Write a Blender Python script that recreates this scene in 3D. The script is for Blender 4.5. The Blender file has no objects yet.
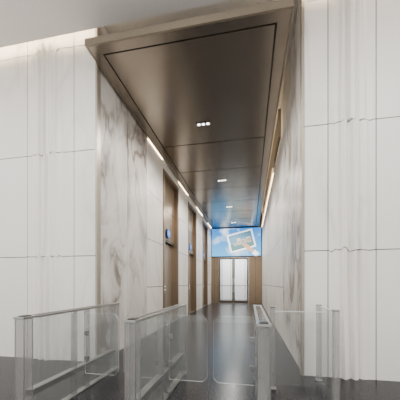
import bpy, bmesh, math, random
from mathutils import Vector, Matrix, noise
random.seed(3)
S=bpy.context.scene
C=S.collection

# ---------------- materials ----------------
def newmat(n):
    m=bpy.data.materials.new(n); m.use_nodes=True
    return m, m.node_tree.nodes, m.node_tree.links, m.node_tree.nodes['Principled BSDF']
def simple(n,col,rough=.5,metal=0.,bump=0.,bscale=50.,spec=None):
    m,N,L,b=newmat(n)
    b.inputs['Roughness'].default_value=rough; b.inputs['Metallic'].default_value=metal
    tc=N.new('ShaderNodeTexCoord'); no=N.new('ShaderNodeTexNoise'); no.inputs['Scale'].default_value=bscale
    L.new(tc.outputs['Object'],no.inputs['Vector'])
    r=N.new('ShaderNodeValToRGB')
    r.color_ramp.elements[0].position=.3; r.color_ramp.elements[1].position=.7
    r.color_ramp.elements[0].color=[c*.95 for c in col]+[1]; r.color_ramp.elements[1].color=[min(1,c*1.04) for c in col]+[1]
    L.new(no.outputs['Fac'],r.inputs['Fac']); L.new(r.outputs['Color'],b.inputs['Base Color'])
    if spec is not None: b.inputs['Specular IOR Level'].default_value=spec
    if bump:
        bp=N.new('ShaderNodeBump'); bp.inputs['Strength'].default_value=bump; bp.inputs['Distance'].default_value=.01
        L.new(no.outputs['Fac'],bp.inputs['Height']); L.new(bp.outputs['Normal'],b.inputs['Normal'])
    return m
def emis(n,col,s):
    m,N,L,b=newmat(n)
    b.inputs['Base Color'].default_value=(*col,1); b.inputs['Emission Color'].default_value=(*col,1); b.inputs['Emission Strength'].default_value=s
    return m
def stone(n,base,vein,amount,scale,rough=.35,stretch=(1,1,.35),cloud=.3,width=.05,lo=.42):
    m,N,L,b=newmat(n); b.inputs['Roughness'].default_value=rough
    tc=N.new('ShaderNodeTexCoord'); mp=N.new('ShaderNodeMapping'); mp.inputs['Scale'].default_value=stretch
    mp.inputs['Rotation'].default_value=(.35,.3,.2)
    L.new(tc.outputs['Object'],mp.inputs['Vector'])
    n1=N.new('ShaderNodeTexNoise'); n1.inputs['Scale'].default_value=scale; n1.inputs['Detail'].default_value=7; n1.inputs['Distortion'].default_value=.9
    L.new(mp.outputs[0],n1.inputs['Vector'])
    s=N.new('ShaderNodeMath'); s.operation='SUBTRACT'; s.inputs[1].default_value=.5; L.new(n1.outputs['Fac'],s.inputs[0])
    a=N.new('ShaderNodeMath'); a.operation='ABSOLUTE'; L.new(s.outputs[0],a.inputs[0])
    r=N.new('ShaderNodeValToRGB'); e=r.color_ramp.elements
    e[0].position=0; e[0].color=(amount,amount,amount,1); e[1].position=width; e[1].color=(0,0,0,1)
    L.new(a.outputs[0],r.inputs['Fac'])
    n2=N.new('ShaderNodeTexNoise'); n2.inputs['Scale'].default_value=scale*.7; n2.inputs['Detail'].default_value=5; n2.inputs['Distortion'].default_value=.5
    L.new(mp.outputs[0],n2.inputs['Vector'])
    r2=N.new('ShaderNodeValToRGB'); r2.color_ramp.elements[0].position=lo; r2.color_ramp.elements[1].position=.68
    L.new(n2.outputs['Fac'],r2.inputs['Fac'])
    ml=N.new('ShaderNodeMath'); ml.operation='MULTIPLY'; L.new(r.outputs[0],ml.inputs[0]); L.new(r2.outputs[0],ml.inputs[1])
    ad=N.new('ShaderNodeMath'); ad.operation='MULTIPLY_ADD'; ad.inputs[1].default_value=amount*cloud
    L.new(r2.outputs[0],ad.inputs[0]); L.new(ml.outputs[0],ad.inputs[2])
    mx=N.new('ShaderNodeMix'); mx.data_type='RGBA'; mx.inputs['A'].default_value=(*base,1); mx.inputs['B'].default_value=(*vein,1)
    L.new(ad.outputs[0],mx.inputs['Factor']); L.new(mx.outputs['Result'],b.inputs['Base Color'])
    return m
def glassmat(n,tint,refl,col=(.75,.77,.77),edge=.35):
    m=bpy.data.materials.new(n); m.use_nodes=True; N=m.node_tree.nodes; L=m.node_tree.links; N.clear()
    o=N.new('ShaderNodeOutputMaterial'); t=N.new('ShaderNodeBsdfTransparent'); t.inputs[0].default_value=(*tint,1)
    g=N.new('ShaderNodeBsdfGlossy'); g.inputs['Roughness'].default_value=.03; d=N.new('ShaderNodeBsdfDiffuse'); d.inputs[0].default_value=(*col,1)
    lw=N.new('ShaderNodeLayerWeight'); lw.inputs['Blend'].default_value=.5
    p=N.new('ShaderNodeMath'); p.operation='POWER'; p.inputs[1].default_value=4; L.new(lw.outputs['Facing'],p.inputs[0])
    f=N.new('ShaderNodeMath'); f.operation='MULTIPLY_ADD'; f.inputs[1].default_value=edge; f.inputs[2].default_value=.02; L.new(p.outputs[0],f.inputs[0])
    m1=N.new('ShaderNodeMixShader'); L.new(f.outputs[0],m1.inputs[0]); L.new(t.outputs[0],m1.inputs[1]); L.new(g.outputs[0],m1.inputs[2])
    m2=N.new('ShaderNodeMixShader'); m2.inputs[0].default_value=refl; L.new(m1.outputs[0],m2.inputs[1]); L.new(d.outputs[0],m2.inputs[2])
    L.new(m2.outputs[0],o.inputs[0]); return m

M_wall=stone('stone_panel',(.83,.805,.765),(.50,.455,.41),.6,.9,.4)
M_marble=stone('veined_marble',(.74,.71,.67),(.20,.165,.14),1.0,1.5,.42,(1,1,.5),.5,.06,.36)
M_ceil=simple('white_plaster',(.90,.86,.80),.8)
M_gap=simple('joint_shadow',(.05,.045,.04),.8)
M_bronze=simple('bronze_metal',(.31,.268,.222),.25,.9,.02,3)
M_portal=simple('bronze_portal',(.27,.20,.135),.32,.75,.02,3)
M_bronzed=simple('bronze_dark',(.10,.078,.058),.35,.8)
M_fascia=simple('champagne_metal',(.28,.235,.18),.4,.7)
M_trim=simple('corner_trim',(.36,.32,.27),.4,.5)
M_steel=simple('brushed_steel',(.36,.36,.355),.3,.85)
M_door=simple('elevator_door_steel',(.50,.46,.41),.3,.8)
M_black=simple('black_trim',(.015,.015,.015),.5)
M_led=emis('led_strip',(1,.82,.58),40)
M_led2=emis('led_strip_soft',(1,.78,.50),20)
M_lamp=emis('lamp_white',(1,.95,.88),10)
M_btn=emis('button_glow',(1,.95,.88),1.5)
M_blue=emis('indicator_blue',(.01,.16,.75),1.2)
M_white=simple('white_paint',(.85,.85,.84),.5)
M_glass=glassmat('clear_glass',(.93,.95,.95),.02)
M_glass2=glassmat('gate_glass',(.94,.95,.95),.035)
M_edge=simple('glass_edge',(.62,.65,.65),.3)
M_acr=glassmat('frosted_post',(.80,.80,.80),.24,(.50,.49,.48),.2)

def floor_mat():
    m,N,L,b=newmat('dark_granite')
    tc=N.new('ShaderNodeTexCoord'); n=N.new('ShaderNodeTexNoise'); n.inputs['Scale'].default_value=60; n.inputs['Detail'].default_value=8; n.inputs['Roughness'].default_value=.7
    L.new(tc.outputs['Object'],n.inputs['Vector'])
    r=N.new('ShaderNodeValToRGB'); r.color_ramp.elements[0].position=.42; r.color_ramp.elements[0].color=(.006,.006,.007,1)
    r.color_ramp.elements[1].position=.64; r.color_ramp.elements[1].color=(.060,.060,.066,1); L.new(n.outputs['Fac'],r.inputs['Fac'])
    br=N.new('ShaderNodeTexBrick'); br.offset=0; br.inputs['Scale'].default_value=1.0
    br.inputs['Brick Width'].default_value=.8; br.inputs['Row Height'].default_value=.8; br.inputs['Mortar Size'].default_value=.004
    br.inputs['Color1'].default_value=(1,1,1,1); br.inputs['Color2'].default_value=(.7,.7,.72,1); br.inputs['Mortar'].default_value=(.3,.3,.3,1)
    L.new(tc.outputs['Object'],br.inputs['Vector'])
    mx=N.new('ShaderNodeMix'); mx.data_type='RGBA'; mx.blend_type='MULTIPLY'; mx.inputs['Factor'].default_value=1
    L.new(r.outputs[0],mx.inputs['A']); L.new(br.outputs['Color'],mx.inputs['B']); L.new(mx.outputs['Result'],b.inputs['Base Color'])
    rr=N.new('ShaderNodeMapRange'); rr.inputs['From Min'].default_value=.35; rr.inputs['From Max'].default_value=.65; rr.inputs['To Min'].default_value=.14; rr.inputs['To Max'].default_value=.36
    L.new(n.outputs['Fac'],rr.inputs['Value']); L.new(rr.outputs[0],b.inputs['Roughness']); b.inputs['Specular IOR Level'].default_value=.15
    return m
M_floor=floor_mat()

def sky_mat():
    m,N,L,b=newmat('screen_sky')
    tc=N.new('ShaderNodeTexCoord'); sp=N.new('ShaderNodeSeparateXYZ'); L.new(tc.outputs['Object'],sp.inputs[0])
    r=N.new('ShaderNodeValToRGB'); mr=N.new('ShaderNodeMapRange'); mr.inputs['From Min'].default_value=3.05; mr.inputs['From Max'].default_value=4.9
    L.new(sp.outputs['Z'],mr.inputs['Value']); L.new(mr.outputs[0],r.inputs['Fac'])
    r.color_ramp.elements[0].color=(.08,.42,.80,1); r.color_ramp.elements[1].color=(.008,.15,.50,1)
    n=N.new('ShaderNodeTexNoise'); n.inputs['Scale'].default_value=1.1; n.inputs['Detail'].default_value=5; L.new(tc.outputs['Object'],n.inputs['Vector'])
    c=N.new('ShaderNodeValToRGB'); c.color_ramp.elements[0].position=.53; c.color_ramp.elements[1].position=.75; L.new(n.outputs['Fac'],c.inputs['Fac'])
    mx=N.new('ShaderNodeMix'); mx.data_type='RGBA'; mx.inputs['B'].default_value=(.75,.88,1,1)
    L.new(c.outputs[0],mx.inputs['Factor']); L.new(r.outputs[0],mx.inputs['A'])
    L.new(mx.outputs['Result'],b.inputs['Emission Color']); b.inputs['Emission Strength'].default_value=2.4
    b.inputs['Base Color'].default_value=(.02,.02,.02,1); b.inputs['Roughness'].default_value=.3
    return m
M_sky=sky_mat()

# ---------------- mesh helper ----------------
class MB:
    def __init__(s,name,parent=None,bevel=0):
        s.name=name; s.bm=bmesh.new(); s.mats=[]; s.parent=parent; s.bevel=bevel
    def mi(s,m):
        if m not in s.mats: s.mats.append(m)
        return s.mats.index(m)
    def box(s,x0,x1,y0,y1,z0,z1,m,mat=None):
        i=s.mi(m); vs=[s.bm.verts.new(Vector((x,y,z))) for x in(x0,x1) for y in(y0,y1) for z in(z0,z1)]
        if mat is not None:
            for v in vs: v.co=mat@v.co
        for q in((0,1,3,2),(4,6,7,5),(0,4,5,1),(2,3,7,6),(0,2,6,4),(1,5,7,3)):
            f=s.bm.faces.new([vs[k] for k in q]); f.material_index=i
    def cyl(s,p,r,h,axis,m,seg=20,r2=None):
        i=s.mi(m); r2=r if r2 is None else r2
        R={'X':Matrix.Rotation(math.pi/2,4,'Y'),'Y':Matrix.Rotation(math.pi/2,4,'X'),'Z':Matrix.Identity(4)}[axis]
        g=bmesh.ops.create_cone(s.bm,cap_ends=True,segments=seg,radius1=r,radius2=r2,depth=h,matrix=Matrix.Translation(p)@R)
        fs=set()
        for v in g['verts']:
            for f in v.link_faces: fs.add(f)
        for f in fs: f.material_index=i; f.smooth=len(f.verts)==4
    def prism(s,pts,x0,x1,m):
        i=s.mi(m); a=[s.bm.verts.new((x0,y,z)) for y,z in pts]; b=[s.bm.verts.new((x1,y,z)) for y,z in pts]
        s.bm.faces.new(a).material_index=i; s.bm.faces.new(b[::-1]).material_index=i
        n=len(pts)
        for k in range(n):
            s.bm.faces.new([a[k],b[k],b[(k+1)%n],a[(k+1)%n]]).material_index=i
    def done(s,smooth=False):
        bmesh.ops.recalc_face_normals(s.bm,faces=s.bm.faces)
        me=bpy.data.meshes.new(s.name); s.bm.to_mesh(me); s.bm.free()
        for m in s.mats: me.materials.append(m)
        o=bpy.data.objects.new(s.name,me); C.objects.link(o)
        if s.parent: o.parent=s.parent
        if s.bevel:
            b=o.modifiers.new('b','BEVEL'); b.width=s.bevel; b.segments=2; b.limit_method='ANGLE'
        return o
def empty(n,loc=(0,0,0)):
    e=bpy.data.objects.new(n,None); e.empty_display_size=.2; C.objects.link(e); e.location=loc; return e

YF=3.9; XL=-2.48; XR=.74; ZC=5.3; ZT=5.75; YB=16.8; ZP=4.85

# ---------------- front carved stone walls ----------------
JZ=[0,1.75,3.5,5.25,ZT]
def jz(k,x,env=0):
    if k in(0,4): return JZ[k]
    return JZ[k]+env*(.05*noise.noise(Vector((x*16,k*5.1,0)))+.06*noise.noise(Vector((x*6,k*3.1,4))))
def relief(x,z,row,c,w):
    t=(x-c)/w
    env=math.exp(-t*t*2.0)
    q=x*46+1.0*noise.noise(Vector((x*5,z*.25,row*.6)))*2+row*.9
    return env*(.045+.038*math.sin(q)+.014*math.sin(q*2.3+1))
def carved(name,segs):
    m=MB(name); i=m.mi(M_wall); g=.006
    for (x0,x1,c,w) in segs:
        for k in range(4):
            nx=max(6,int((x1-x0)/.008)) if c is not None else 6; nz=12 if c is not None else 1
            gr=[]
            for a in range(nx+1):
                x=x0+g+(x1-x0-2*g)*a/nx; col=[]
                env=0 if c is None else min(1,1.3*math.exp(-((x-c)/w)**2*1.2))
                if c is not None: env*=min(1,min(a,nx-a)/4)
                za=jz(k,x,env)+(g if k else 0); zb=jz(k+1,x,env)-g
                for b in range(nz+1):
                    z=za+(zb-za)*b/nz
                    d=relief(x,z,k,c,w) if c is not None else 0
                    d*=min(1,min(a,nx-a)/4.)
                    col.append(m.bm.verts.new((x,YF-.03-d,z)))
                gr.append(col)
            for a in range(nx):
                for b in range(nz):
                    f=m.bm.faces.new([gr[a][b],gr[a+1][b],gr[a+1][b+1],gr[a][b+1]]); f.material_index=i; f.smooth=c is not None
            ring=[gr[a][0] for a in range(nx+1)]+[gr[nx][b] for b in range(1,nz+1)]+[gr[a][nz] for a in range(nx-1,-1,-1)]+[gr[0][b] for b in range(nz-1,0,-1)]
            r2=[m.bm.verts.new(v.co) for v in ring]
            bk=[m.bm.verts.new((v.co.x,YF,v.co.z)) for v in ring]
            n=len(ring)
            for q in range(n):
                f=m.bm.faces.new([r2[q],bk[q],bk[(q+1)%n],r2[(q+1)%n]]); f.material_index=i
    X0=segs[0][0]; X1=segs[-1][1]
    m.box(X0,X1,YF-.018,YF+.02,0,ZT,M_gap)
    if X1<0: m.box(X0,XL-.2,YF+.02,YF+.2,0,ZT,M_wall)
    else: m.box(XR+.2,X1,YF+.02,YF+.2,0,ZT,M_wall)
    return m.done()
carved('wall_front_left',[(-8.2,-6.5,None,1),(-6.5,-5.6,-6.1,.3),(-5.6,-4.7,None,1),(-4.7,-3.8,None,1),(-3.8,-2.89,-3.42,.3),(-2.89,XL-.005,None,1)])
carved('wall_front_right',[(XR+.005,1.06,None,1),(1.06,1.66,1.33,.22),(1.66,2.6,None,1),(2.6,3.5,3.0,.3),(3.5,5.2,None,1)])

# ---------------- floor / ceiling ----------------
m=MB('floor'); m.box(-8.2,5.2,-3,21,-.1,0,M_floor); m.done()
m=MB('ceiling')
m.box(-8.2,5.2,-3,YF-.2,ZC,ZC+.08,M_ceil)
m.box(-8.2,5.2,YF-.6,YF+.2,ZT,ZT+.08,M_ceil)
m.box(XL-.4,XR+.4,YF+.2,YB+.2,ZT,ZT+.08,M_ceil)
m.done()
m=MB('cove_light')
m.box(-8.2,XL,YF-.27,YF-.23,ZC+.09,ZC+.13,M_led); m.box(XR,5.2,YF-.27,YF-.23,ZC+.09,ZC+.13,M_led); m.done()

# ---------------- corridor walls ----------------
m=MB('wall_left')
def slabwall(m,xf,sgn,y0,y1,mat,zs,nv=1,z1=ZT):
    g=.008
    xa,xb=sorted((xf,xf+sgn*.03)); 
    zz=[z for z in zs if z<z1]+[z1]
    for k in range(nv):
        a=y0+(y1-y0)*k/nv; b=y0+(y1-y0)*(k+1)/nv
        for q in range(len(zz)-1):
            m.box(xa,xb,a+g,b-g,zz[q]+(g if q else 0),zz[q+1]-g,mat)
    xa,xb=sorted((xf+sgn*.015,xf+sgn*.3)); m.box(xa,xb,y0,y1,0,z1,M_gap)
ZS=[0,1.2,2.4,3.6,4.8]
slabwall(m,XL,-1,YF+.06,6.0,M_marble,[0],2)
EL=[(7.2,8.8),(10.3,11.9),(13.6,15.2)]
prev=6.0
for a,b in EL:
    slabwall(m,XL,-1,prev,a,M_wall,ZS,1)
    xa=XL-.3
    m.box(xa,XL,a,b,4.62,ZT,M_wall)
    prev=b
slabwall(m,XL,-1,prev,YB,M_wall,ZS,1)
m.done()
m=MB('wall_right')
slabwall(m,XR,1,YF+.06,6.2,M_marble,[0],2)
slabwall(m,XR,1,6.2,YB,M_wall,ZS,6)
m.done()
m=MB('trim_1'); m.box(XL-.005,XL+.03,YF-.05,YF+.055,0,ZT,M_trim); m.done()
m=MB('trim_2'); m.box(XR-.03,XR+.005,YF-.05,YF+.055,0,ZT,M_trim); m.done()

# elevators
for (a,b) in EL:
    e=empty('elevator',(XL,(a+b)/2,0))
    w=(b-a)/2; 
    q=MB('portal_frame',e)
    q.box(-.28,.025,-w+.002,-w+.12,0,4.62,M_portal); q.box(-.28,.025,w-.12,w-.002,0,4.62,M_portal)
    q.box(-.28,.025,-w+.12,w-.12,4.5,4.62,M_portal)
    q.box(-.28,-.10,-w+.12,w-.12,2.6,4.5,M_portal)
    q.box(-.105,-.09,-w+.12,w-.12,2.58,2.66,M_bronzed)
    q.box(-.105,-.095,-w+.12,w-.12,3.54,3.555,M_black)
    q.done()
    q=MB('sliding_doors',e)
    q.box(-.26,-.20,-w+.12,-.003,.01,2.58,M_door); q.box(-.26,-.20,.003,w-.12,.01,2.58,M_door)
    q.box(-.29,-.26,-w+.12,w-.12,.0,2.6,M_black); q.box(-.26,-.02,-w+.12,w-.12,0,.012,M_steel); q.done()
    q=MB('hall_indicator',e); q.cyl(Vector((-.06,-.1,2.86)),.13,.03,'X',M_blue,28); q.cyl(Vector((-.075,-.1,2.86)),.145,.04,'X',M_black,28)
    q.box(-.044,-.04,-.13,-.07,2.80,2.92,M_white); q.done()
    q=MB('call_buttons',e); q.box(.025,.035,-w+.03,-w+.10,1.0,1.3,M_steel); q.cyl(Vector((.038,-w+.065,1.1)),.015,.012,'X',M_btn); q.cyl(Vector((.038,-w+.065,1.2)),.015,.012,'X',M_btn); q.done()

# ---------------- suspended bronze ceiling panel ----------------
PX0,PX1,PY0,PY1=-2.40,.52,3.52,YB-.02
m=MB('suspended_ceiling')
gx0,gx1=PX0+.17,PX1-.17; G=.026
seams=[PY0+.17,6.5,8.1,9.7,11.3,12.9,14.5,16.1]
m.box(PX0,PX1,PY0,PY1,ZP+.03,ZP+.13,M_bronzed)
m.box(PX0,PX1,PY0,seams[0]-G/2,ZP,ZP+.03,M_bronze)
m.box(PX0,gx0-G/2,seams[0]-G/2,PY1,ZP,ZP+.03,M_bronze)
m.box(gx1+G/2,PX1,seams[0]-G/2,PY1,ZP,ZP+.03,M_bronze)
ss=seams+[PY1]
for k in range(len(ss)-1):
    m.box(gx0+G/2,gx1-G/2,ss[k]+G/2,ss[k+1]-G/2,ZP,ZP+.03,M_bronze)
m.box(gx0-G/2,gx1+G/2,seams[0]-G/2,PY1,ZP+.024,ZP+.031,M_black)
m.box(PX0-.03,PX1+.03,PY0-.03,PY0,ZP-.005,ZP+.10,M_fascia)
m.box(PX0-.03,PX0,PY0,PY1,ZP-.005,ZP+.10,M_fascia)
m.box(PX1,PX1+.03,PY0,PY1,ZP-.005,ZP+.10,M_fascia)
for yy in (4.5,7.5,10.5,13.5,16):
    for xx in (PX0+.4,PX1-.4): m.cyl(Vector((xx,yy,(ZP+.13+ZT)/2)),.012,ZT-ZP-.13,'Z',M_steel,8)
m.done()
m=MB('panel_led_strip')
m.box(PX1-.05,PX1-.02,6.2,PY1,ZP+.131,ZP+.16,M_led2)
for a,b in ((6.05,7.15),(8.85,10.25),(11.95,13.55),(15.25,16.7)): m.box(XL+.006,XL+.018,a,b,ZP+.0,ZP+.01,M_led2)
m.box(XR-.018,XR-.006,8.6,16.7,ZP-.04,ZP-.03,M_led2)
m.done()

for yy in (5.7,8.95,12.1,15.3):
    e=empty('downlight',(-1.02 if yy<6 else -.95,yy,ZP))
    q=MB('housing',e); q.box(-.16,.16,-.055,.055,-.012,0,M_black); q.done()
    q=MB('lamps',e)
    for d in(-.1,0,.1): q.cyl(Vector((d,0,-.014)),.03,.01,'Z',M_lamp)
    q.done()
    l=bpy.data.lights.new('s','SPOT'); l.energy=360; l.spot_size=2.9; l.spot_blend=.5; l.color=(1,.95,.87); l.shadow_soft_size=.12
    l.specular_factor=.3
    o=bpy.data.objects.new('lamp_beam',l); C.objects.link(o); o.parent=e; o.location=(0,0,-.05)

m=MB('air_grille')
y0,y1=6.6,13.5; x=XR-.001
m.box(x-.02,x+.001,y0,y1,4.88,5.5,M_bronzed)
for k in range(13):
    z=4.9+k*.047
    m.prism([(y0,z),(y1,z),(y1,z+.02),(y0,z+.02)],x-.06,x-.02,M_fascia)
m.box(x-.07,x,y0-.04,y0,4.85,5.53,M_fascia); m.box(x-.07,x,y1,y1+.04,4.85,5.53,M_fascia)
g=m.done(); g.parent=bpy.data.objects['wall_right']

# ---------------- end wall, doors, screen ----------------
DX0,DX1=-2.05,-.05; DZ=2.95
m=MB('wall_back')
m.box(XL,XR,YB,YB+.2,DZ+.05,ZT,M_bronzed)
m.box(XL,DX0,YB,YB+.2,0,DZ+.05,M_portal); m.box(DX1,XR,YB,YB+.2,0,DZ+.05,M_portal)
m.box(-2.28,-2.27,YB-.003,YB,0,DZ,M_black); m.box(.33,.34,YB-.003,YB,0,DZ,M_black)
m.done()
e=empty('door_1',((DX0+DX1)/2,YB+.08,0)); w=(DX1-DX0)/2
q=MB('door_frame',e); q.box(-w+.002,-w+.07,-.06,.06,0,DZ+.048,M_bronze); q.box(w-.07,w-.002,-.06,.06,0,DZ+.048,M_bronze); q.box(-w+.07,w-.07,-.06,.06,DZ-.03,DZ+.048,M_bronze); q.done()
for s in(-1,1):
    x0,x1=(-w+.075,-.004) if s<0 else (.004,w-.075)
    q=MB('door_leaf',e)
    q.box(x0,x0+.08,-.025,.025,.01,DZ-.04,M_bronzed); q.box(x1-.08,x1,-.025,.025,.01,DZ-.04,M_bronzed)
    q.box(x0+.08,x1-.08,-.025,.025,.01,.16,M_bronzed); q.box(x0+.08,x1-.08,-.025,.025,DZ-.12,DZ-.04,M_bronzed)
    q.box(x0+.08,x1-.08,-.006,.006,.16,DZ-.12,M_glass)
    hx=x1-.05 if s<0 else x0+.05
    q.cyl(Vector((hx,-.08,1.15)),.018,.9,'Z',M_steel,12); q.cyl(Vector((hx,-.05,.8)),.01,.06,'Y',M_steel,8); q.cyl(Vector((hx,-.05,1.5)),.01,.06,'Y',M_steel,8)
    q.done()
m=MB('wall_far_room'); m.box(-4,2.5,20.6,20.7,0,3.6,M_white); m.box(-4,-3.9,YB+.2,20.6,0,3.6,M_white); m.box(2.4,2.5,YB+.2,20.6,0,3.6,M_white); m.box(-4,2.5,YB+.2,20.7,3.6,3.7,M_white)
for xx in(-2.2,-1.5,-.4,.3): m.box(xx,xx+.03,20.57,20.6,0,3.6,M_gap)
m.box(-4,2.5,20.57,20.6,1.1,1.12,M_gap); m.done()
l=bpy.data.lights.new('room_beyond_lamp','AREA'); l.energy=340; l.size=3; o=bpy.data.objects.new('room_beyond_lamp',l); C.objects.link(o); o.location=(-1,18.8,3.5)

e=empty('advertising_screen',(0,0,0)); sx0,sx1=XL+.04,XR-.06; yS=YB-.06; zs0,zs1=3.02,4.80
q=MB('display',e); q.box(sx0,sx1,yS,YB,zs0,zs1,M_sky); q.done()
q=MB('bezel',e)
for a in((sx0-.03,sx1+.03,zs0-.04,zs0),(sx0-.03,sx1+.03,zs1,zs1+.03),(sx0-.03,sx0,zs0,zs1),(sx1,sx1+.03,zs0,zs1)): q.box(a[0],a[1],yS-.02,YB,a[2],a[3],M_black)
q.done()
Mw=emis('print_white',(.9,.93,.95),1.8); Mg=emis('print_grass',(.10,.24,.24),.9); Mb=emis('print_building',(.60,.50,.38),1.0); Mh=emis('print_hand',(.75,.40,.24),1.0); Mk=emis('print_sky',(.10,.27,.42),1.0); Md=emis('print_dark',(.05,.10,.15),.5)
q=MB('printed_picture',e)
R=Matrix.Translation((-.55,yS-.004,3.98))@Matrix.Rotation(math.radians(-14),4,'Y')
q.box(-.82,.82,-.003,.003,-.58,.58,Mw,R); q.box(-.73,.73,-.006,-.003,-.49,.49,Mk,R)
q.box(-.73,.73,-.008,-.006,-.49,-.12,Mg,R)
for x,wd,h in((-.5,.2,.22),(-.25,.22,.40),(.02,.25,.28),(.32,.28,.36)):
    q.box(x,x+wd,-.010,-.008,-.2,-.2+h,Mb,R)
    for k in range(3): q.box(x+.02,x+wd-.02,-.011,-.010,-.15+k*.07,-.12+k*.07,Md,R)
R2=Matrix.Translation((.05,yS-.004,3.42))@Matrix.Rotation(math.radians(40),4,'Y')
q.box(-.35,.2,-.014,-.011,-.11,.11,Mh,R2)
for k in range(4): q.box(-.62+.05*k,-.3,-.014,-.011,-.12+.06*k,-.07+.06*k,Mh,R2)
q.box(.2,.55,-.014,-.011,-.14,.14,Mw,R2)
q.done()

# ---------------- turnstiles ----------------
def turnstile(x,y0,y1,flaps,H=1.0):
    e=empty('turnstile',(x,(y0+y1)/2,0)); L=(y1-y0)/2; W=.05
    q=MB('end_posts',e,.01)
    for s in(-1,1):
        ya,yb=sorted((s*L,s*(L-.10)))
        q.box(-W,W,ya,yb,0,H-.02,M_acr)
        for cx in(-W+.004,W-.004):
            for cy in(ya+.004,yb-.004): q.box(cx-.004,cx+.004,cy-.004,cy+.004,0,H-.02,M_steel)
        q.box(-W-.004,W+.004,ya-.002,yb+.002,0,.03,M_steel)
    q.done()
    q=MB('top_rail',e,.004); q.box(-W-.004,W+.004,-L-.01,-L+.16,H-.02,H,M_steel); q.box(-W-.004,W+.004,L-.12,L+.01,H-.02,H,M_steel)
    q.box(-W-.002,-W+.02,-L+.16,L-.12,H-.025,H,M_steel); q.box(W-.02,W+.002,-L+.16,L-.12,H-.025,H,M_steel)
    q.box(-W+.02,W-.02,-L+.16,L-.12,H-.012,H-.006,M_glass2); q.done()
    q=MB('reader',e,.004); q.box(-.035,.035,-L+.02,-L+.10,H,H+.008,M_black); q.done()
    q=MB('side_glass',e)
    for s in(-1,1):
        xa,xb=sorted((s*W,s*(W-.01))); q.box(xa,xb,-L+.10,L-.10,.02,H-.025,M_glass2)
    q.done()
    q=MB('lower_rail',e,.004); q.box(-W+.012,W-.012,-L+.10,L-.10,.26,.32,M_steel); q.box(-W+.012,W-.012,-L+.10,L-.10,0,.02,M_steel)
    q.done()
    q=MB('centre_columns',e)
    for yy in (-.12,.12): q.cyl(Vector((0,yy,H/2)),.034,H-.05,'Z',M_acr,20)
    q.done()
    for s in flaps:
        q=MB('glass_flap',e)
        pts=[(.0,.22),(.0,H-.06),(.38,H-.06),(.43,H-.11),(.43,.27),(.38,.22)]
        i=q.mi(M_glass2); ie=q.mi(M_edge)
        a=[q.bm.verts.new((s*(W+.01+p),-.005,z)) for p,z in pts]; b=[q.bm.verts.new((s*(W+.01+p),.005,z)) for p,z in pts]
        q.bm.faces.new(a);q.bm.faces.new(b[::-1])
        for k in range(len(pts)): q.bm.faces.new([a[k],b[k],b[(k+1)%len(pts)],a[(k+1)%len(pts)]]).material_index=ie
        for z in(.4,H-.3): q.box(*sorted((s*W,s*(W+.05))),-.012,.012,z-.025,z+.025,M_steel)
        q.done()
turnstile(-2.0,1.95,3.65,[1])
turnstile(-.95,1.95,3.65,[-1,1])
turnstile(.10,1.95,3.65,[-1])
e=empty('glass_barrier',(0,0,0))
q=MB('posts',e,.006)
for x,y in((.90,3.0),(.90,3.7),(.27,3.3)):
    q.box(x-.03,x+.03,y-.03,y+.03,0,1.0,M_acr); q.box(x-.034,x+.034,y-.034,y+.034,1.0,1.015,M_steel); q.box(x-.04,x+.04,y-.04,y+.04,0,.02,M_steel)
q.done()
q=MB('pane',e); q.box(.895,.905,3.03,3.67,.06,.985,M_glass2); q.box(.893,.907,3.03,3.67,.985,.995,M_edge)
q.box(.30,.89,3.30,3.31,.06,.95,M_glass2); q.box(.30,.89,3.298,3.312,.95,.958,M_edge); q.done()

# ---------------- lights ----------------
W=bpy.data.worlds.new('w'); S.world=W; W.use_nodes=True
W.node_tree.nodes['Background'].inputs[0].default_value=(1,.975,.945,1); W.node_tree.nodes['Background'].inputs[1].default_value=1.75
for x in(-4.5,-1.2,2.2):  # unseen area lights overhead, added as fill to brighten the hall
    l=bpy.data.lights.new('hall_fill_light','AREA'); l.energy=160; l.size=.8; l.color=(1,.965,.92)
    o=bpy.data.objects.new('hall_fill_light',l); C.objects.link(o); o.location=(x,1.0,ZC-.02)

# ---------------- camera ----------------
cd=bpy.data.cameras.new('cam'); cam=bpy.data.objects.new('camera',cd); C.objects.link(cam)
cd.sensor_width=36; cd.lens=36*260/400; cd.shift_y=83/400
cam.location=(0,0,1.3); cam.rotation_euler=(math.pi/2,0,math.radians(10.9))
cd.clip_start=.05
S.camera=cam
